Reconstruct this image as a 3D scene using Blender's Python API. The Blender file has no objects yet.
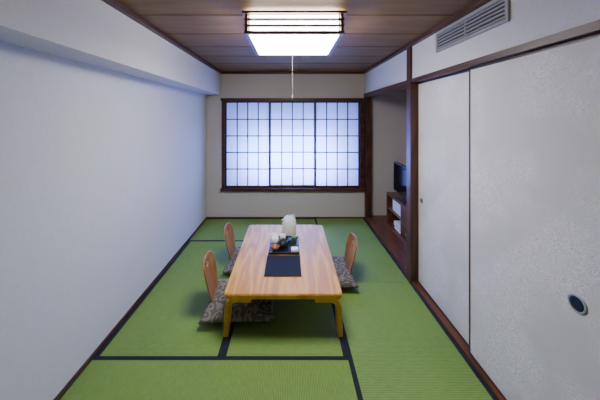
import bpy, bmesh, math, random
from mathutils import Vector, Matrix
random.seed(3)
S=bpy.context.scene
COL=S.collection

# ---------------------------------------------------------------- materials
def newmat(name):
    m=bpy.data.materials.new(name); m.use_nodes=True
    nt=m.node_tree; b=nt.nodes['Principled BSDF']
    return m,nt,b
def N(nt,t,**k):
    n=nt.nodes.new(t)
    for a,v in k.items(): setattr(n,a,v)
    return n
def ramp(nt,fac,stops):
    r=N(nt,'ShaderNodeValToRGB'); e=r.color_ramp.elements
    while len(e)<len(stops): e.new(0.5)
    for i,(p,c) in enumerate(stops):
        e[i].position=p; e[i].color=(*c,1)
    nt.links.new(fac,r.inputs[0]); return r
def coords(nt,scale=(1,1,1),rot=(0,0,0),kind='Object'):
    tc=N(nt,'ShaderNodeTexCoord'); mp=N(nt,'ShaderNodeMapping')
    mp.inputs['Scale'].default_value=scale; mp.inputs['Rotation'].default_value=rot
    nt.links.new(tc.outputs[kind],mp.inputs[0]); return mp.outputs[0]
def bump(nt,b,h,st=0.2,dist=0.01):
    n=N(nt,'ShaderNodeBump'); n.inputs['Strength'].default_value=st; n.inputs['Distance'].default_value=dist
    nt.links.new(h,n.inputs['Height']); nt.links.new(n.outputs[0],b.inputs['Normal'])
def noisemat(name,c1,c2,scale=(5,5,5),nscale=3,rough=0.8,bst=0.1,detail=4,metal=0,bd=0.004):
    m,nt,b=newmat(name)
    co=coords(nt,scale)
    n=N(nt,'ShaderNodeTexNoise'); n.inputs['Scale'].default_value=nscale; n.inputs['Detail'].default_value=detail
    nt.links.new(co,n.inputs['Vector'])
    r=ramp(nt,n.outputs['Fac'],[(0.3,c1),(0.7,c2)])
    nt.links.new(r.outputs[0],b.inputs['Base Color'])
    b.inputs['Roughness'].default_value=rough; b.inputs['Metallic'].default_value=metal
    if bst: bump(nt,b,n.outputs['Fac'],bst,bd)
    return m
def woodmat(name,c1,c2,axis='Y',rough=0.45,scale=1.0,dist=3.0,coat=0.0,gw=0.45):
    m,nt,b=newmat(name)
    sc={'X':(0.25,2.2,2.2),'Y':(2.2,0.25,2.2),'Z':(2.2,2.2,0.25)}[axis]
    sc=tuple(s*scale for s in sc)
    co=coords(nt,sc)
    n=N(nt,'ShaderNodeTexNoise'); n.inputs['Scale'].default_value=1.6; n.inputs['Detail'].default_value=2
    nt.links.new(co,n.inputs['Vector'])
    mul=N(nt,'ShaderNodeMath',operation='MULTIPLY'); mul.inputs[1].default_value=dist*6
    nt.links.new(n.outputs['Fac'],mul.inputs[0])
    sn=N(nt,'ShaderNodeMath',operation='SINE'); 
    m2=N(nt,'ShaderNodeMath',operation='MULTIPLY'); m2.inputs[1].default_value=3.0
    nt.links.new(mul.outputs[0],m2.inputs[0]); nt.links.new(m2.outputs[0],sn.inputs[0])
    f=N(nt,'ShaderNodeTexNoise'); f.inputs['Scale'].default_value=22; f.inputs['Detail'].default_value=3
    nt.links.new(co,f.inputs['Vector'])
    mr=N(nt,'ShaderNodeMapRange'); mr.inputs[1].default_value=-1; mr.inputs[2].default_value=1
    nt.links.new(sn.outputs[0],mr.inputs[0])
    mx=N(nt,'ShaderNodeMath',operation='MULTIPLY_ADD'); mx.inputs[1].default_value=gw
    nt.links.new(mr.outputs[0],mx.inputs[0])
    m3=N(nt,'ShaderNodeMath',operation='MULTIPLY'); m3.inputs[1].default_value=1-gw
    nt.links.new(f.outputs['Fac'],m3.inputs[0]); nt.links.new(m3.outputs[0],mx.inputs[2])
    r=ramp(nt,mx.outputs[0],[(0.15,c1),(0.75,c2)])
    nt.links.new(r.outputs[0],b.inputs['Base Color'])
    b.inputs['Roughness'].default_value=rough
    b.inputs['Coat Weight'].default_value=coat
    bump(nt,b,f.outputs['Fac'],0.05,0.002)
    return m
def plain(name,c,rough=0.5,metal=0,em=None,es=0):
    m,nt,b=newmat(name)
    co=coords(nt,(20,20,20)); n=N(nt,'ShaderNodeTexNoise'); n.inputs['Scale'].default_value=3
    nt.links.new(co,n.inputs['Vector'])
    r=ramp(nt,n.outputs['Fac'],[(0.3,tuple(x*0.93 for x in c)),(0.7,c)])
    nt.links.new(r.outputs[0],b.inputs['Base Color'])
    b.inputs['Roughness'].default_value=rough; b.inputs['Metallic'].default_value=metal
    if em:
        b.inputs['Emission Color'].default_value=(*em,1); b.inputs['Emission Strength'].default_value=es
    return m

M_wall=noisemat('plaster_white',(0.60,0.60,0.62),(0.65,0.65,0.67),(1,1,1),60,0.9,0.12,6)
M_wall_b=noisemat('plaster_cream',(0.57,0.52,0.48),(0.62,0.57,0.53),(1,1,1),60,0.9,0.12,6)
M_alc=noisemat('plaster_alcove_shaded',(0.30,0.265,0.26),(0.35,0.31,0.30),(1,1,1),60,0.9,0.1,6)  # white-grey alcove plaster with its shadow put into the colour
M_dark=woodmat('dark_wood_trim',(0.035,0.012,0.008),(0.075,0.027,0.015),'Y',0.45)
M_darkx=woodmat('dark_wood_trim_x',(0.04,0.013,0.009),(0.09,0.030,0.018),'X',0.45)
M_darkz=woodmat('dark_wood_trim_z',(0.04,0.013,0.008),(0.09,0.030,0.018),'Z',0.45)
M_red=woodmat('red_wood',(0.07,0.022,0.010),(0.15,0.052,0.024),'Y',0.35)
M_kumiko=woodmat('kumiko_wood',(0.012,0.010,0.014),(0.025,0.02,0.028),'Z',0.6)
M_table=woodmat('table_wood',(0.46,0.185,0.012),(0.74,0.37,0.032),'Y',0.45,1.7,2.2,0.0,0.5)
M_tablee=woodmat('table_edge_wood',(0.55,0.25,0.022),(0.78,0.42,0.05),'Z',0.4,2.0,1.0)
M_chair=woodmat('chair_ply',(0.22,0.088,0.025),(0.37,0.16,0.05),'Z',0.35,2.0,1.5)
M_black=plain('black_plastic',(0.012,0.013,0.015),0.35)
M_screen=plain('tv_glass',(0.006,0.008,0.012),0.12)
M_navy=noisemat('navy_cloth',(0.002,0.004,0.018),(0.004,0.008,0.028),(1,1,1),300,0.95,0.3)
M_lacq=plain('black_lacquer',(0.006,0.009,0.026),0.4)
M_cer=plain('white_ceramic',(0.85,0.84,0.82),0.2)
M_whpl=plain('white_plastic',(0.82,0.82,0.81),0.35)
M_grey=plain('grey_plastic',(0.35,0.35,0.36),0.4)
M_ventf=plain('vent_frame',(0.30,0.30,0.33),0.5)
M_vents=plain('vent_slat',(0.16,0.16,0.17),0.5)
M_metal=plain('brass_dark',(0.15,0.13,0.12),0.35,0.8)
M_pull=plain('pull_navy',(0.008,0.016,0.05),0.3)
M_ring=plain('pull_ring',(0.45,0.47,0.5),0.35,0.3)
M_heri=noisemat('heri_cloth',(0.003,0.006,0.016),(0.006,0.011,0.025),(1,1,1),200,0.9,0.2)
M_green=plain('tea_green',(0.12,0.22,0.08),0.4)
M_blue=plain('paper_blue',(0.05,0.12,0.35),0.5)
M_amber=plain('bowl_wood',(0.25,0.09,0.03),0.3)
M_front=woodmat('front_wall_dark',(0.03,0.018,0.012),(0.06,0.035,0.022),'Z',0.5)  # unseen wall behind the camera, made dark to cut bounced light
M_lamp=plain('lamp_diffuser',(0.9,0.9,0.9),0.6,0,(0.98,0.97,0.98),37.0)
M_glow=plain('lamp_side_paper',(0.9,0.88,0.8),0.6,0,(1.0,0.97,0.93),26)
M_cord=plain('cord',(0.35,0.32,0.27),0.8)

# tatami: fine ribs across the mat
def tatami(name,axis):
    m,nt,b=newmat(name)
    tc=N(nt,'ShaderNodeTexCoord'); 
    def nz(sc,s,d=3):
        mp=N(nt,'ShaderNodeMapping'); mp.inputs['Scale'].default_value=sc
        nt.links.new(tc.outputs['Object'],mp.inputs[0])
        n=N(nt,'ShaderNodeTexNoise'); n.inputs['Scale'].default_value=s; n.inputs['Detail'].default_value=d
        nt.links.new(mp.outputs[0],n.inputs['Vector']); return n.outputs['Fac']
    fine=nz((8,90,1) if axis=='Y' else (90,8,1),2.2)
    broad=nz((1,1,1),1.5)
    w=N(nt,'ShaderNodeTexWave',wave_type='BANDS',bands_direction='Y' if axis=='Y' else 'X')
    w.inputs['Scale'].default_value=30; w.inputs['Distortion'].default_value=0.4
    nt.links.new(tc.outputs['Object'],w.inputs['Vector'])
    w2=N(nt,'ShaderNodeTexWave',wave_type='BANDS',bands_direction='X' if axis=='Y' else 'Y')
    w2.inputs['Scale'].default_value=20
    nt.links.new(tc.outputs['Object'],w2.inputs['Vector'])
    a=N(nt,'ShaderNodeMath',operation='MULTIPLY_ADD'); a.inputs[1].default_value=0.55
    nt.links.new(fine,a.inputs[0])
    bm_=N(nt,'ShaderNodeMath',operation='MULTIPLY_ADD'); bm_.inputs[1].default_value=0.34
    nt.links.new(w.outputs['Fac'],bm_.inputs[0])
    c=N(nt,'ShaderNodeMath',operation='MULTIPLY'); c.inputs[1].default_value=0.22
    nt.links.new(broad,c.inputs[0]); nt.links.new(c.outputs[0],bm_.inputs[2]); nt.links.new(bm_.outputs[0],a.inputs[2])
    r=ramp(nt,a.outputs[0],[(0.25,(0.075,0.16,0.020)),(0.55,(0.145,0.265,0.040)),(0.85,(0.24,0.365,0.075))])
    nt.links.new(r.outputs[0],b.inputs['Base Color'])
    b.inputs['Roughness'].default_value=0.65
    s=N(nt,'ShaderNodeMath',operation='ADD'); nt.links.new(w.outputs['Fac'],s.inputs[0]); nt.links.new(w2.outputs['Fac'],s.inputs[1])
    bump(nt,b,s.outputs[0],0.25,0.002)
    return m
M_tatY=tatami('tatami_y','Y'); M_tatX=tatami('tatami_x','X')

# ceiling boards
def ceilmat():
    m,nt,b=newmat('ceiling_boards')
    co=coords(nt,(0.35,3,1))
    n=N(nt,'ShaderNodeTexNoise'); n.inputs['Scale'].default_value=4; n.inputs['Detail'].default_value=5
    nt.links.new(co,n.inputs['Vector'])
    r=ramp(nt,n.outputs['Fac'],[(0.3,(0.145,0.080,0.018)),(0.7,(0.22,0.125,0.032))])
    nt.links.new(r.outputs[0],b.inputs['Base Color']); b.inputs['Roughness'].default_value=0.6
    return m
M_ceil=ceilmat()
M_seam=plain('ceiling_seam',(0.07,0.036,0.015),0.8)

# fusuma paper
def fusuma():
    m,nt,b=newmat('fusuma_paper')
    co=coords(nt,(1,1,1))
    n=N(nt,'ShaderNodeTexNoise'); n.inputs['Scale'].default_value=9; n.inputs['Detail'].default_value=6; n.inputs['Distortion'].default_value=2.5
    nt.links.new(co,n.inputs['Vector'])
    v=N(nt,'ShaderNodeTexVoronoi',feature='DISTANCE_TO_EDGE'); v.inputs['Scale'].default_value=34
    ad=N(nt,'ShaderNodeMixRGB'); ad.inputs[0].default_value=0.25
    nt.links.new(co,ad.inputs[1]); nt.links.new(n.outputs['Color'],ad.inputs[2]); nt.links.new(ad.outputs[0],v.inputs['Vector'])
    r1=ramp(nt,v.outputs['Distance'],[(0.0,(1,1,1)),(0.12,(0,0,0))])
    big=N(nt,'ShaderNodeTexNoise'); big.inputs['Scale'].default_value=2.5; nt.links.new(co,big.inputs['Vector'])
    r2=ramp(nt,big.outputs['Fac'],[(0.40,(0,0,0)),(0.56,(1,1,1))])
    mu=N(nt,'ShaderNodeMath',operation='MULTIPLY'); nt.links.new(r1.outputs[0],mu.inputs[0]); nt.links.new(r2.outputs[0],mu.inputs[1])
    mx=N(nt,'ShaderNodeMixRGB'); mx.inputs[1].default_value=(0.60,0.575,0.56,1); mx.inputs[2].default_value=(0.90,0.87,0.85,1)
    nt.links.new(mu.outputs[0],mx.inputs[0]); nt.links.new(mx.outputs[0],b.inputs['Base Color'])
    b.inputs['Roughness'].default_value=0.7
    bump(nt,b,mu.outputs[0],0.25,0.002)
    return m
M_fus=fusuma()

# shoji paper
def shojimat():
    m=bpy.data.materials.new('shoji_paper'); m.use_nodes=True; nt=m.node_tree
    nt.nodes.clear()
    o=N(nt,'ShaderNodeOutputMaterial'); mx=N(nt,'ShaderNodeMixShader'); t=N(nt,'ShaderNodeBsdfTranslucent'); d=N(nt,'ShaderNodeBsdfDiffuse')
    co=coords(nt,(6,6,6)); n=N(nt,'ShaderNodeTexNoise'); n.inputs['Scale'].default_value=8; nt.links.new(co,n.inputs['Vector'])
    r=ramp(nt,n.outputs['Fac'],[(0.3,(0.80,0.83,0.9)),(0.7,(0.9,0.92,0.96))])
    nt.links.new(r.outputs[0],t.inputs[0]); nt.links.new(r.outputs[0],d.inputs[0])
    mx.inputs[0].default_value=0.15
    nt.links.new(t.outputs[0],mx.inputs[1]); nt.links.new(d.outputs[0],mx.inputs[2]); nt.links.new(mx.outputs[0],o.inputs[0])
    return m
M_shoji=shojimat()

# zabuton fabric
def zabmat():
    m,nt,b=newmat('zabuton_fabric')
    co=coords(nt,(1,1,0.3),(0,0,0.4))
    n=N(nt,'ShaderNodeTexNoise'); n.inputs['Scale'].default_value=6
    nt.links.new(co,n.inputs['Vector'])
    ad=N(nt,'ShaderNodeMixRGB'); ad.inputs[0].default_value=0.12
    nt.links.new(co,ad.inputs[1]); nt.links.new(n.outputs['Color'],ad.inputs[2])
    v=N(nt,'ShaderNodeTexVoronoi',feature='F1'); v.inputs['Scale'].default_value=13
    nt.links.new(ad.outputs[0],v.inputs['Vector'])
    mu=N(nt,'ShaderNodeMath',operation='MULTIPLY'); mu.inputs[1].default_value=16
    nt.links.new(v.outputs['Distance'],mu.inputs[0])
    sn=N(nt,'ShaderNodeMath',operation='SINE'); nt.links.new(mu.outputs[0],sn.inputs[0])
    r=ramp(nt,sn.outputs[0],[(0.2,(0.09,0.08,0.07)),(0.6,(0.28,0.26,0.22)),(0.9,(0.17,0.155,0.13))])
    nt.links.new(r.outputs[0],b.inputs['Base Color']); b.inputs['Roughness'].default_value=0.9
    return m
M_zab=zabmat()

# ---------------------------------------------------------------- geometry helpers
def obj(name,me,mats=(),parent=None,smooth=False):
    o=bpy.data.objects.new(name,me); COL.objects.link(o)
    for m in mats: me.materials.append(m)
    if smooth:
        for p in me.polygons: p.use_smooth=True
    if parent: o.parent=parent
    return o
def empty(name,loc=(0,0,0)):
    e=bpy.data.objects.new(name,None); COL.objects.link(e); e.location=loc; e.empty_display_size=0.1
    return e
def box(name,x0,x1,y0,y1,z0,z1,mat,parent=None,bev=0.0,origin=True):
    bm=bmesh.new(); bmesh.ops.create_cube(bm,size=1)
    bmesh.ops.scale(bm,vec=(x1-x0,y1-y0,z1-z0),verts=bm.verts)
    if bev: bmesh.ops.bevel(bm,geom=bm.edges[:],offset=bev,segments=2,affect='EDGES')
    me=bpy.data.meshes.new(name); bm.to_mesh(me); bm.free()
    o=obj(name,me,[mat],parent)
    c=Vector(((x0+x1)/2,(y0+y1)/2,(z0+z1)/2))
    if parent: c-=parent.location
    o.location=c
    return o
def multibox(name,boxes,mats,parent=None,bev=0.0):
    """boxes: (x0,x1,y0,y1,z0,z1,matindex) -> single mesh in world coords"""
    bm=bmesh.new()
    for b in boxes:
        x0,x1,y0,y1,z0,z1=b[:6]; mi=b[6] if len(b)>6 else 0
        t=bmesh.new(); bmesh.ops.create_cube(t,size=1)
        bmesh.ops.scale(t,vec=(x1-x0,y1-y0,z1-z0),verts=t.verts)
        bmesh.ops.translate(t,vec=((x0+x1)/2,(y0+y1)/2,(z0+z1)/2),verts=t.verts)
        if bev: bmesh.ops.bevel(t,geom=t.edges[:],offset=bev,segments=1,affect='EDGES')
        for f in t.faces: f.material_index=mi
        tm=bpy.data.meshes.new('t'); t.to_mesh(tm); t.free(); bm.from_mesh(tm); bpy.data.meshes.remove(tm)
    me=bpy.data.meshes.new(name); bm.to_mesh(me); bm.free()
    o=obj(name,me,mats,parent)
    if parent: o.location=-Vector(parent.location)
    return o
def lathe(name,prof,mat,loc,parent=None,seg=32,mats=None):
    bm=bmesh.new(); rings=[]
    for r,z in prof:
        rings.append([bm.verts.new((max(r,1e-4)*math.cos(2*math.pi*i/seg),max(r,1e-4)*math.sin(2*math.pi*i/seg),z)) for i in range(seg)])
    for a,b in zip(rings,rings[1:]):
        for i in range(seg):
            bm.faces.new((a[i],a[(i+1)%seg],b[(i+1)%seg],b[i]))
    bm.faces.new(rings[0][::-1]); bm.faces.new(rings[-1])
    bmesh.ops.recalc_face_normals(bm,faces=bm.faces)
    me=bpy.data.meshes.new(name); bm.to_mesh(me); bm.free()
    o=obj(name,me,[mat],parent,True)
    c=Vector(loc)
    if parent: c-=parent.location
    o.location=c
    return o
def tube(name,pts,r,mat,parent=None,bevres=4):
    cu=bpy.data.curves.new(name,'CURVE'); cu.dimensions='3D'; cu.bevel_depth=r; cu.bevel_resolution=bevres; cu.use_fill_caps=True
    sp=cu.splines.new('BEZIER'); sp.bezier_points.add(len(pts)-1)
    off=parent.location if parent else Vector((0,0,0))
    for p,q in zip(sp.bezier_points,pts):
        p.co=Vector(q)-off; p.handle_left_type=p.handle_right_type='AUTO'
    o=bpy.data.objects.new(name,cu); COL.objects.link(o); cu.materials.append(mat)
    if parent: o.parent=parent
    return o

# ---------------------------------------------------------------- room
XL=-1.40; XR=1.25; YB=4.564; YF=-1.3; ZC=2.45; HC=1.695
box('floor',XL-0.2,2.3,YF-0.1,YB+0.1,-0.15,-0.052,M_red)
box('wall_left',XL-0.12,XL,YF,YB+0.12,-0.052,ZC+0.1,M_wall)
box('wall_front',XL,2.3,YF-0.12,YF,-0.052,ZC+0.1,M_front)
box('soffit_beam',XL,-1.166,YF,YB,2.064,ZC,M_wall)
WX0,WX1,WZ0,WZ1=-1.14,1.208,0.453,2.01
multibox('wall_back',[(XL,WX0,YB,YB+0.12,-0.052,ZC+0.1),(WX1,2.2,YB,YB+0.12,-0.052,ZC+0.1),
   (WX0,WX1,YB,YB+0.12,-0.052,WZ0),(WX0,WX1,YB,YB+0.12,WZ1,ZC+0.1)],[M_wall_b])
# ceiling boards and seams
ce=empty('ceiling',(0,0,ZC))
box('board_field',XL-0.1,2.3,YF-0.1,YB+0.1,ZC+0.004,ZC+0.08,M_ceil,ce)
y=0.2;bs=[]
while y<YB:
    bs.append((XL,1.3,y,y+0.005,ZC+0.001,ZC+0.006)); y+=0.455
multibox('seams',bs,[M_seam],ce)
box('trim_1',-1.166,-1.125,YF,YB,ZC-0.035,ZC,M_dark)
box('trim_2',XR-0.04,XR,YF,YB,ZC-0.035,ZC,M_dark)
box('trim_3',-1.125,XR-0.04,YB-0.04,YB,ZC-0.035,ZC,M_darkx)
# right wall
DY0,DY1=0.98,2.78     # sliding door opening
PY0,PY1=2.78,2.87     # post
LZ=2.045
multibox('wall_right',[(XR,XR+0.14,YF,DY0-0.03,-0.052,ZC),
    (XR,XR+0.14,DY0-0.03,PY0,LZ+0.04,ZC),
    (XR,XR+0.14,PY1,YB,LZ+0.04,ZC),
    (XR+0.10,XR+0.16,DY0-0.03,PY0,-0.052,LZ)],[M_wall])
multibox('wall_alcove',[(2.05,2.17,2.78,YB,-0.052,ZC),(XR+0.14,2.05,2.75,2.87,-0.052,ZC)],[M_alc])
box('trim_4',XR-0.012,XR+0.10,DY0-0.03,PY0,LZ,LZ+0.04,M_dark)
box('trim_5',XR-0.012,XR+0.10,PY1,YB,LZ-0.03,LZ+0.04,M_dark)
box('trim_6',XR-0.02,XR+0.12,PY0,PY1,-0.04,ZC-0.035,M_darkz)    # post
box('trim_7',XR+0.0,XR+0.09,YB-0.09,YB-0.001,0.02,LZ-0.03,M_darkz)   # corner post at the window
box('trim_8',XR,XR+0.10,DY0-0.03,PY0,-0.045,0.012,M_red)       # door sill
box('trim_9',XR,XR+0.09,PY1,YB,-0.045,0.05,M_red)              # alcove sill
box('trim_10',XR,XR+0.14,DY0-0.06,DY0-0.03,0.012,LZ,M_darkz)
box('alcove_floor',XR+0.09,2.05,2.87,YB,-0.045,0.045,M_red)
box('baseboard_left',XL,XL+0.018,YF,YB,-0.045,0.022,M_dark)
box('baseboard_back',XL+0.018,XR,YB-0.018,YB,-0.045,0.018,M_darkx)

# tatami mats
XA,XBm=-0.483,0.408
Y0,Y1,Y2=1.04,1.928,3.71
g=0.0015
def mat(x0,x1,y0,y1,ax):
    h=0.03; x0+=g;x1-=g;y0+=g;y1-=g
    e=empty('tatami_mat',((x0+x1)/2,(y0+y1)/2,-0.025))
    if ax=='Y':
        box('surface',x0+h,x1-h,y0,y1,-0.05,0,M_tatY,e)
        box('border_1',x0,x0+h,y0,y1,-0.05,0.001,M_heri,e); box('border_2',x1-h,x1,y0,y1,-0.05,0.001,M_heri,e)
    else:
        box('surface',x0,x1,y0+h,y1-h,-0.05,0,M_tatX,e)
        box('border_1',x0,x1,y0,y0+h,-0.05,0.001,M_heri,e); box('border_2',x0,x1,y1-h,y1,-0.05,0.001,M_heri,e)
XL2=XL+0.018
mat(XL2,XBm,Y2,YB-0.018,'X')
mat(XL2,XA,Y1,Y2,'Y'); mat(XA,XBm,Y1,Y2,'Y')
mat(XL2,XBm,Y0,Y1,'X')
mat(XBm,XR,2.79,YB-0.018,'Y'); mat(XBm,XR,Y0,2.79,'Y')
mat(XL2,XR,Y0-0.89,Y0,'X'); mat(XL2,XR,YF+0.01,Y0-0.89,'X')

# ---------------------------------------------------------------- window with shoji
w=empty('window_1',(0.03,YB,1.2))
multibox('frame',[(WX0-0.02,WX1+0.03,YB-0.03,YB+0.10,WZ1-0.045,WZ1+0.0),
  (WX0-0.02,WX1+0.03,YB-0.045,YB+0.10,WZ0,WZ0+0.045),
  (WX0,WX0+0.05,YB-0.03,YB+0.10,WZ0+0.045,WZ1-0.045),(WX1-0.035,WX1+0.03,YB-0.03,YB+0.10,WZ0+0.045,WZ1-0.045)],[M_darkx],w)
ix0,ix1=WX0+0.05,WX1-0.035; iz0,iz1=WZ0+0.045,WZ1-0.045
pw=(ix1-ix0)/3
fr=[];ku=[];pp=[]
for k in range(3):
    a=ix0+k*pw; b=a+pw; yy=YB+ (0.01 if k!=1 else 0.045)
    s=0.022
    if k==1: a-=0.010; b+=0.010
    fr+=[(a,a+s,yy,yy+0.03,iz0,iz1),(b-s,b,yy,yy+0.03,iz0,iz1),(a+s,b-s,yy,yy+0.03,iz0,iz0+0.04),(a+s,b-s,yy,yy+0.03,iz1-0.03,iz1)]
    nc,nr=4,5
    for i in range(1,nc):
        x=a+s+(b-a-2*s)*i/nc; ku.append((x-0.0085,x+0.0085,yy+0.006,yy+0.021,iz0+0.04,iz1-0.03))
    for j in range(1,nr):
        z=iz0+0.04+(iz1-iz0-0.07)*j/nr; ku.append((a+s,b-s,yy+0.008,yy+0.0215,z-0.0085,z+0.0085))
    pp.append((a+s*0.5,b-s*0.5,yy+0.022,yy+0.0235,iz0+0.02,iz1-0.02))
multibox('shoji_stiles',fr,[M_darkz],w)
multibox('kumiko',ku,[M_kumiko],w)
multibox('shoji_paper',pp,[M_shoji],w)
# aluminium sash outside
multibox('outer_sash',[(WX0,WX1,YB+0.22,YB+0.25,WZ0-0.02,WZ0+0.05),(WX0,WX1,YB+0.22,YB+0.25,WZ1-0.05,WZ1+0.02),
   (0.01,0.06,YB+0.22,YB+0.25,WZ0+0.05,WZ1-0.05),(WX0,WX0+0.05,YB+0.22,YB+0.25,WZ0+0.05,WZ1-0.05),(WX1-0.05,WX1,YB+0.22,YB+0.25,WZ0+0.05,WZ1-0.05)],[M_vents],w)
multibox('reveal',[(WX0-0.1,WX0,YB+0.12,YB+0.26,WZ0-0.1,WZ1+0.1),(WX1,WX1+0.1,YB+0.12,YB+0.26,WZ0-0.1,WZ1+0.1),
   (WX0,WX1,YB+0.12,YB+0.26,WZ1,WZ1+0.1),(WX0,WX1,YB+0.12,YB+0.26,WZ0-0.1,WZ0)],[M_vents],w)

# ---------------------------------------------------------------- sliding doors
def door(name,y0,y1,x,hy,hr):
    z0,z1=0.012,LZ
    e=empty(name,(x+0.012,(y0+y1)/2,(z0+z1)/2))
    box('panel',x+0.003,x+0.022,y0+0.012,y1-0.012,z0+0.018,z1-0.018,M_fus,e)
    multibox('frame',[(x,x+0.025,y0,y0+0.014,z0,z1),(x,x+0.025,y1-0.014,y1,z0,z1),(x,x+0.025,y0+0.014,y1-0.014,z0,z0+0.018),(x,x+0.025,y0+0.014,y1-0.014,z1-0.018,z1)],[M_dark],e)
    c=lathe('pull_ring',[(0,0),(hr,0),(hr,0.003),(hr*0.85,0.006),(hr*0.75,0.003),(0,0.002)],M_ring,(x+0.003,hy,0.865),e)
    c.rotation_euler=(0,-math.pi/2,0)
    c=lathe('pull_cup',[(0,0),(hr*0.74,0),(hr*0.74,0.0045),(hr*0.5,0.0035),(0,0.003)],M_pull,(x+0.003,hy,0.865),e)
    c.rotation_euler=(0,-math.pi/2,0)
door('door_1',1.90,2.78,XR+0.055,2.70,0.030)
door('door_2',1.0,1.94,XR+0.025,1.21,0.042)

# ---------------------------------------------------------------- air vent
v=empty('air_vent',(XR,1.93,2.33))
vy0,vy1,vz0,vz1=1.545,2.31,2.24,2.405
fw=0.02
multibox('frame',[(XR-0.014,XR-0.0005,vy0,vy1,vz0,vz0+fw),(XR-0.014,XR-0.0005,vy0,vy1,vz1-fw,vz1),
  (XR-0.014,XR-0.0005,vy0,vy0+fw,vz0+fw,vz1-fw),(XR-0.014,XR-0.0005,vy1-fw,vy1,vz0+fw,vz1-fw)],[M_ventf],v)
box('cavity_shade',XR-0.003,XR-0.0005,vy0+fw,vy1-fw,vz0+fw,vz1-fw,M_black,v)  # flat black sheet painted as the shade behind the louvres
bs=[]
for i in range(5):
    z=vz0+fw+(vz1-vz0-2*fw)*(i+0.5)/5
    bs.append((XR-0.012,XR-0.003,vy0+fw,vy1-fw,z-0.005,z+0.005))
bs.append((XR-0.013,XR-0.003,(vy0+vy1)/2-0.004,(vy0+vy1)/2+0.004,vz0+fw,vz1-fw))
multibox('louvres',bs,[M_ventf],v)

# ---------------------------------------------------------------- ceiling lamp
LX,LY0,LY1=0.03,1.90,2.60
lx0,lx1=LX-0.35,LX+0.35
L=empty('ceiling_lamp',(LX,2.25,ZC))
box('mount_plate',LX-0.2,LX+0.2,2.05,2.45,ZC-0.03,ZC,M_whpl,L)
box('diffuser',lx0+0.03,lx1-0.03,LY0+0.03,LY1-0.03,2.283,2.30,M_lamp,L)
box('side_paper',lx0+0.035,lx1-0.035,LY0+0.035,LY1-0.035,2.30,2.42,M_glow,L)
bs=[]
for (z0,z1,o) in [(2.278,2.298,0),(2.328,2.343,0.0),(2.372,2.387,0),(2.418,2.433,-0.015)]:
    a0,a1,b0,b1=lx0+o,lx1-o,LY0+o,LY1-o
    t=0.028
    bs+=[(a0,a1,b0,b0+t,z0,z1),(a0,a1,b1-t,b1,z0,z1),(a0,a0+t,b0+t,b1-t,z0,z1),(a1-t,a1,b0+t,b1-t,z0,z1)]
for cx in (lx0+0.004,lx1-0.024):
    for cy in (LY0+0.004,LY1-0.024):
        bs.append((cx,cx+0.02,cy,cy+0.02,2.279,2.432))
multibox('wood_frame',bs,[M_red],L)
tube('pull_cord',[(LX-0.01,2.25,2.285),(LX-0.01,2.25,2.1),(LX-0.01,2.25,1.87)],0.0012,M_cord,L)
lathe('cord_knob',[(0,0),(0.006,0.003),(0.008,0.015),(0.005,0.03),(0.001,0.036)],M_cord,(LX-0.01,2.25,1.84),L,12)

# ---------------------------------------------------------------- low table (bentwood zataku)
TX0,TX1,TY0,TY1,TZ=-0.512,0.405,2.08,3.43,0.338
TC=Vector(((TX0+TX1)/2,(TY0+TY1)/2,0)); hw=(TX1-TX0)/2; hl=(TY1-TY0)/2
TT=0.042
T=empty('low_table',(TC.x,TC.y,0))
def rrect(hw,hl,r,seg=8):
    pts=[]
    for cx,cy,a0 in ((hw-r,hl-r,0),(-hw+r,hl-r,90),(-hw+r,-hl+r,180),(hw-r,-hl+r,270)):
        for i in range(seg+1):
            a=math.radians(a0+90*i/seg); pts.append((cx+r*math.cos(a),cy+r*math.sin(a)))
    return pts
def slab(name,pts,z0,z1,mats,parent,bev=0.006,edge=1):
    bm=bmesh.new(); vs=[bm.verts.new((x,y,z0)) for x,y in pts]
    fc=bm.faces.new(vs); r=bmesh.ops.extrude_face_region(bm,geom=[fc])
    bmesh.ops.translate(bm,vec=(0,0,z1-z0),verts=[e for e in r['geom'] if isinstance(e,bmesh.types.BMVert)])
    bmesh.ops.recalc_face_normals(bm,faces=bm.faces)
    ed=[e for e in bm.edges if abs(e.verts[0].co.z-e.verts[1].co.z)<1e-6]
    bmesh.ops.bevel(bm,geom=ed,offset=bev,segments=3,affect='EDGES')
    for f_ in bm.faces:
        if abs(f_.normal.z)<0.5: f_.material_index=edge
    me=bpy.data.meshes.new(name); bm.to_mesh(me); bm.free()
    return obj(name,me,mats,parent)
slab('top',rrect(hw,hl,0.045),TZ-TT,TZ,[M_table,M_tablee],T,0.007)
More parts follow.
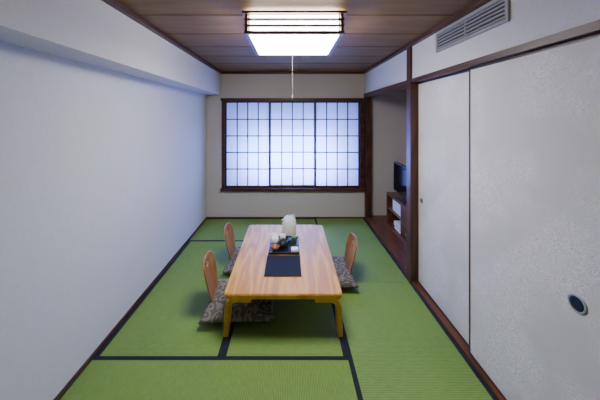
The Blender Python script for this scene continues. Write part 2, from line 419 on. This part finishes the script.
# bent legs: broad plates that leave the underside and curve down, at the four corners
def bentleg(name,sx,sy):
    prof=[] # (inward offset from outer side edge, z)
    R=0.075; zt=TZ-TT
    for i in range(9):
        a=math.pi/2*i/8
        prof.append((0.012+R-R*math.sin(a)+0.0, zt-0.012-R+R*math.cos(a)))
    prof=[(0.20,zt-0.012)]+prof+[(0.010,0.12),(0.004,0.0)]
    th=0.038
    bm=bmesh.new(); rows=[]
    n=len(prof)
    for i,(d,z) in enumerate(prof):
        p0=prof[max(i-1,0)]; p1=prof[min(i+1,n-1)]
        tx,tz=p1[0]-p0[0],p1[1]-p0[1]; l=math.hypot(tx,tz); nx,nz=-tz/l,tx/l
        wy=0.15-0.08*max(0,(zt-z)/zt)   # tapering plate width
        y0=0.012; y1=y0+wy
        row=[]
        for (yy,o) in ((y0,-th/2),(y1,-th/2),(y1,th/2),(y0,th/2)):
            x=sx*(hw-(d+nx*o)-0.012); zz=max(z+nz*o,0.0) if i<n-1 else 0.001
            row.append(bm.verts.new((x,sy*(hl-yy),min(zz,zt+0.004))))
        rows.append(row)
    for a,b in zip(rows,rows[1:]):
        for k in range(4):
            bm.faces.new((a[k],a[(k+1)%4],b[(k+1)%4],b[k]))
    bm.faces.new(rows[0]); bm.faces.new(rows[-1])
    bmesh.ops.recalc_face_normals(bm,faces=bm.faces)
    me=bpy.data.meshes.new(name); bm.to_mesh(me); bm.free()
    o=obj(name,me,[M_tablee],T)
    md=o.modifiers.new('b','BEVEL'); md.width=0.004; md.segments=2; md.limit_method='ANGLE'
i=1
for sx in (-1,1):
    for sy in (-1,1):
        bentleg('leg_%d'%i,sx,sy); i+=1
multibox('under_rails',[(-hw+0.12,hw-0.12,-hl+0.05,-hl+0.075,TZ-0.065,TZ-TT),(-hw+0.12,hw-0.12,hl-0.075,hl-0.05,TZ-0.065,TZ-TT)],[M_tablee],T).location=(0,0,0)

# ---------------------------------------------------------------- zabuton + legless chairs
def zabuton(name,cx,cy,z0,hx,hy,th,rot):
    n=22; bm=bmesh.new()
    def prof(u): return max(0,1-abs(u)**3.2)**0.5
    top={};bot={}
    for i in range(n+1):
        for j in range(n+1):
            u=-1+2*i/n; v=-1+2*j/n
            # pinch sides, sharp corners
            x=u*hx*(1-0.05*(1-v*v)*abs(u)); y=v*hy*(1-0.05*(1-u*u)*abs(v))
            h=prof(u)*prof(v)
            wob=0.006*math.sin(7*u+3*v)+0.004*math.sin(5*v-4*u)
            dim=0.018*math.exp(-((u*u+v*v)/0.02))
            zt=th*0.42+th*0.58*h+wob*h-dim; zb=th*0.42-th*0.42*h
            edge=i in(0,n) or j in(0,n)
            a=bm.verts.new((x,y,zt)); top[i,j]=a
            bot[i,j]=a if edge else bm.verts.new((x,y,zb))
    for i in range(n):
        for j in range(n):
            bm.faces.new((top[i,j],top[i+1,j],top[i+1,j+1],top[i,j+1]))
            q=[bot[i,j],bot[i,j+1],bot[i+1,j+1],bot[i+1,j]]
            try: bm.faces.new(q)
            except ValueError: pass
    bmesh.ops.recalc_face_normals(bm,faces=bm.faces)
    me=bpy.data.meshes.new(name); bm.to_mesh(me); bm.free()
    o=obj(name,me,[M_zab],None,True); o.location=(cx,cy,z0); o.rotation_euler=(0,0,rot)
    return o
def zaisu(cx,cy,side,rot=0,H=0.47):
    """bent plywood legless chair; back on the -x side (side=-1) or +x"""
    e=empty('legless_chair',(cx,cy,0))
    # profile points
    prof=[(0.16,0.012),(-0.02,0.012),(-0.12,0.012)]
    R=0.10; cxx,czz=-0.15,0.012+R; lean=math.radians(13)
    for k in range(1,9):
        a=(math.pi/2-lean)*k/8
        prof.append((cxx-R*math.sin(a),czz-R*math.cos(a)))
    lx,lz=prof[-1]; d=(-math.sin(lean),math.cos(lean)); Lb=(H-lz)/d[1]
    for k in range(1,15):
        t=k/14*Lb
        prof.append((lx+d[0]*t,lz+d[1]*t))
    # resample by arclength
    acc=[0]
    for a,b in zip(prof,prof[1:]): acc.append(acc[-1]+math.hypot(b[0]-a[0],b[1]-a[1]))
    tot=acc[-1]
    def at(s):
        s=min(max(s,0),tot)
        for k in range(len(prof)-1):
            if acc[k+1]>=s:
                t=(s-acc[k])/(acc[k+1]-acc[k]+1e-9)
                return (prof[k][0]*(1-t)+prof[k+1][0]*t,prof[k][1]*(1-t)+prof[k+1][1]*t)
        return prof[-1]
    ns,ntt=56,20
    hs=tot-0.065; hr=(0.018,0.048)
    bm=bmesh.new(); V={};P={}
    for i in range(ns+1):
        s=tot*i/ns
        f_=s/tot
        wv=0.17 if f_<0.35 else (0.17-0.05*math.sin(min(1,(f_-0.35)/0.2)*math.pi/2) if f_<0.55 else 0.12+0.04*math.sin(min(1,(f_-0.55)/0.3)*math.pi/2))
        r=0.10
        if tot-s<r: wv=wv-0.09+0.09*math.sqrt(max(0,1-((r-(tot-s))/r)**2.4))
        if s<0.05: wv=wv-0.04+0.04*math.sqrt(max(0,1-((0.05-s)/0.05)**2))
        for j in range(ntt+1):
            t=-1+2*j/ntt; P[i,j]=[s,t*wv]
    dead=set()
    for i in range(ns):
        for j in range(ntt):
            cs=sum(P[a][0] for a in((i,j),(i+1,j),(i,j+1),(i+1,j+1)))/4; ct=sum(P[a][1] for a in((i,j),(i+1,j),(i,j+1),(i+1,j+1)))/4
            if ((cs-hs)/hr[0])**2+(ct/hr[1])**2<1: dead.add((i,j))
    bd=set(); 
    for (i,j) in dead:
        for a in((i,j),(i+1,j),(i,j+1),(i+1,j+1)):
            nb=[(a[0]-1,a[1]-1),(a[0]-1,a[1]),(a[0],a[1]-1),(a[0],a[1])]
            if any(q not in dead for q in nb): bd.add(a)
    for a in bd:
        ds=(P[a][0]-hs)/hr[0]; dt=P[a][1]/hr[1]; l=math.hypot(ds,dt)+1e-9
        P[a]=[hs+ds/l*hr[0],dt/l*hr[1]]
    for k,(s,t) in P.items():
        x,z=at(s)
        curve=0.03*(t/0.19)**2*min(1,max(0,(s/tot-0.45)/0.2))  # back wraps forward
        V[k]=bm.verts.new((-side*(x+curve),t,z))
    for i in range(ns):
        for j in range(ntt):
            if (i,j) not in dead: bm.faces.new((V[i,j],V[i+1,j],V[i+1,j+1],V[i,j+1]))
    loose=[v_ for v_ in bm.verts if not v_.link_faces]
    bmesh.ops.delete(bm,geom=loose,context='VERTS')
    bmesh.ops.recalc_face_normals(bm,faces=bm.faces)
    me=bpy.data.meshes.new('shell'); bm.to_mesh(me); bm.free()
    o=obj('bent_shell',me,[M_chair],e,True)
    md=o.modifiers.new('s','SOLIDIFY'); md.thickness=0.012; md.offset=0
    md=o.modifiers.new('b','BEVEL'); md.width=0.002; md.segments=1; md.limit_method='ANGLE'
    e.rotation_euler=(0,0,rot)
    return e
# (chair centre such that back stands outside the cushion)
zaisu(-0.435,2.46,-1,0.05,0.45); zabuton('floor_cushion',-0.435,2.44,0.022,0.30,0.29,0.105,0.04)
zaisu(-0.43,3.17,-1,-0.03,0.43); zabuton('floor_cushion',-0.42,3.12,0.022,0.29,0.28,0.10,-0.03)
zaisu(0.37,2.88,1,0.04,0.43); zabuton('floor_cushion',0.365,2.88,0.022,0.29,0.29,0.10,0.03)

# ---------------------------------------------------------------- things on the table
box('table_cloth_mat',-0.222,0.098,2.31,2.66,TZ+0.0005,TZ+0.006,M_navy,None,0.001)
tr=empty('serving_tray',(-0.06,2.85,TZ))
tx0,tx1,ty0,ty1=-0.215,0.095,2.675,3.05
multibox('tray_body',[(tx0,tx1,ty0,ty1,TZ+0.001,TZ+0.007),(tx0,tx0+0.008,ty0,ty1,TZ+0.007,TZ+0.024),(tx1-0.008,tx1,ty0,ty1,TZ+0.007,TZ+0.024),
  (tx0+0.008,tx1-0.008,ty0,ty0+0.008,TZ+0.007,TZ+0.024),(tx0+0.008,tx1-0.008,ty1-0.008,ty1,TZ+0.007,TZ+0.024)],[M_lacq],tr)
zt=TZ+0.0075
def cup(x,y,r=0.033,h=0.06,z=zt):
    lathe('tea_cup',[(0,0),(r*0.6,0),(r*0.62,0.006),(r*0.92,h*0.3),(r,h),(r*0.93,h),(r*0.85,h*0.35),(r*0.5,0.012),(0,0.010)],M_cer,(x,y,z))
cup(-0.165,2.97,0.038,0.075); cup(-0.160,2.88,0.038,0.075); cup(-0.080,2.98,0.034,0.065)
# small teapot
tp=empty('teapot',(-0.075,2.84,zt))
lathe('body',[(0,0),(0.035,0),(0.052,0.015),(0.057,0.035),(0.048,0.055),(0.03,0.063),(0,0.064)],M_black,(-0.075,2.84,zt),tp)
lathe('lid',[(0,0.0),(0.030,0.0),(0.026,0.008),(0.006,0.012),(0.009,0.022),(0,0.025)],M_black,(-0.075,2.84,zt+0.063),tp,20)
tube('spout',[(-0.03,2.84,zt+0.03),(-0.012,2.84,zt+0.045),(-0.002,2.84,zt+0.062)],0.008,M_black,tp)
tube('handle',[(-0.075,2.79,zt+0.04),(-0.08,2.765,zt+0.05),(-0.085,2.745,zt+0.055)],0.008,M_black,tp)
# sweets box, tea tin, blue packet, small bowl
sb=empty('sweets_box',(0.045,2.73,zt))
multibox('box',[(0.01,0.082,2.69,2.76,zt,zt+0.028,0),(0.014,0.078,2.694,2.756,zt+0.028,zt+0.036,1)],[M_whpl,M_cer],sb,0.002)
lathe('tea_canister',[(0,0),(0.027,0),(0.028,0.004),(0.028,0.055),(0.0295,0.056),(0.0295,0.078),(0.026,0.081),(0,0.081)],M_green,(0.045,2.90,zt))
box('tea_packet',-0.02,0.025,2.93,2.985,zt,zt+0.03,M_blue,None,0.003)
lathe('wooden_bowl',[(0,0),(0.02,0),(0.022,0.005),(0.04,0.025),(0.045,0.04),(0.041,0.04),(0.034,0.022),(0,0.010)],M_amber,(-0.15,2.76,zt))
# white electric kettle / air pot
kx,ky=-0.01,3.16; kz=TZ+0.001
k=empty('electric_kettle',(kx,ky,kz))
lathe('body',[(0,0),(0.072,0),(0.077,0.008),(0.081,0.05),(0.080,0.12),(0.073,0.165),(0.058,0.19),(0.035,0.206),(0,0.21)],M_whpl,(kx,ky,kz),k)
lathe('base_ring',[(0,0),(0.080,0),(0.082,0.004),(0.082,0.016),(0.079,0.02),(0,0.02)],M_grey,(kx,ky,kz),k)
lathe('lid_knob',[(0,0),(0.012,0),(0.014,0.008),(0.01,0.012),(0,0.013)],M_whpl,(kx,ky,kz+0.208),k,16)
tube('handle',[(kx+0.03,ky+0.05,kz+0.185),(kx+0.055,ky+0.1,kz+0.18),(kx+0.06,ky+0.11,kz+0.11),(kx+0.04,ky+0.07,kz+0.05)],0.009,M_whpl,k)
tube('spout',[(kx-0.055,ky-0.03,kz+0.15),(kx-0.07,ky-0.035,kz+0.17),(kx-0.08,ky-0.04,kz+0.182)],0.011,M_whpl,k)

# ---------------------------------------------------------------- alcove: cabinet and TV
c=empty('tv_cabinet',(1.7,3.65,0.045))
x0,x1,y0,y1,z0,z1=1.46,2.03,3.22,4.12,0.047,0.56
multibox('carcass',[(x0,x1,y0,y1,z1-0.03,z1),(x0,x1,y0,y1,z0,z0+0.05),(x0,x1,y0,y0+0.025,z0+0.05,z1-0.03),(x0,x1,y1-0.025,y1,z0+0.05,z1-0.03),
  (x1-0.02,x1,y0+0.025,y1-0.025,z0+0.05,z1-0.03),(x0+0.01,x1-0.02,3.60,3.62,z0+0.05,z1-0.03),(x0+0.01,x1-0.02,3.62,y1-0.025,0.32,0.335)],[M_red],c,0.002)
multibox('drawers',[(x0+0.004,x0+0.03,y0+0.03,3.595,0.11,0.30),(x0+0.004,x0+0.03,y0+0.03,3.595,0.31,0.525)],[M_red],c,0.003)
multibox('drawer_pulls',[(x0-0.012,x0+0.004,3.37,3.45,0.20,0.212),(x0-0.012,x0+0.004,3.37,3.45,0.41,0.422)],[M_metal],c)
box('safe_box',1.50,1.85,3.66,3.98,0.336,0.50,M_whpl,None,0.006)
bk=empty('folder_stack',(1.6,3.8,0.1))
multibox('folders',[(1.50,1.80,3.68,3.92,0.098,0.115,0),(1.51,1.80,3.69,3.91,0.1155,0.14,1),(1.50,1.79,3.70,3.93,0.1405,0.20,0)],[M_whpl,M_cer],bk,0.002)
t=empty('television',(1.55,3.65,z1))
multibox('bezel',[(1.53,1.575,3.32,4.02,z1+0.06,z1+0.48)],[M_black],t,0.006)
box('screen',1.527,1.531,3.34,4.0,z1+0.085,z1+0.462,M_screen,t)
multibox('stand',[(1.47,1.66,3.53,3.81,z1+0.001,z1+0.012),(1.55,1.575,3.63,3.71,z1+0.012,z1+0.07)],[M_black],t,0.002)
tube('power_cable',[(1.60,3.5,z1+0.2),(1.7,3.3,z1+0.06),(1.95,3.2,0.45),(2.0,3.15,0.1)],0.004,M_black,t)

# ---------------------------------------------------------------- light
def area(name,loc,rot,sx,sy,p,col):
    l=bpy.data.lights.new(name,'AREA'); l.shape='RECTANGLE'; l.size=sx; l.size_y=sy; l.energy=p; l.color=col
    o=bpy.data.objects.new(name,l); COL.objects.link(o); o.location=loc; o.rotation_euler=rot; return o
area('daylight_window',(0.03,YB+0.46,1.0),(math.radians(-90),0,0),1.3,0.35,165,(0.23,0.33,1.0))
W=bpy.data.worlds.new('world'); S.world=W; W.use_nodes=True
W.node_tree.nodes['Background'].inputs[0].default_value=(0.18,0.22,1,1); W.node_tree.nodes['Background'].inputs[1].default_value=1.4

# ---------------------------------------------------------------- camera
cd=bpy.data.cameras.new('camera'); cam=bpy.data.objects.new('camera',cd); COL.objects.link(cam)
cam.location=(0,0,HC); cam.rotation_euler=(math.radians(90),0,0)
cd.sensor_width=36; cd.lens=272/600*36; cd.shift_x=10/600; cd.shift_y=-83/600; cd.clip_start=0.05
S.camera=cam
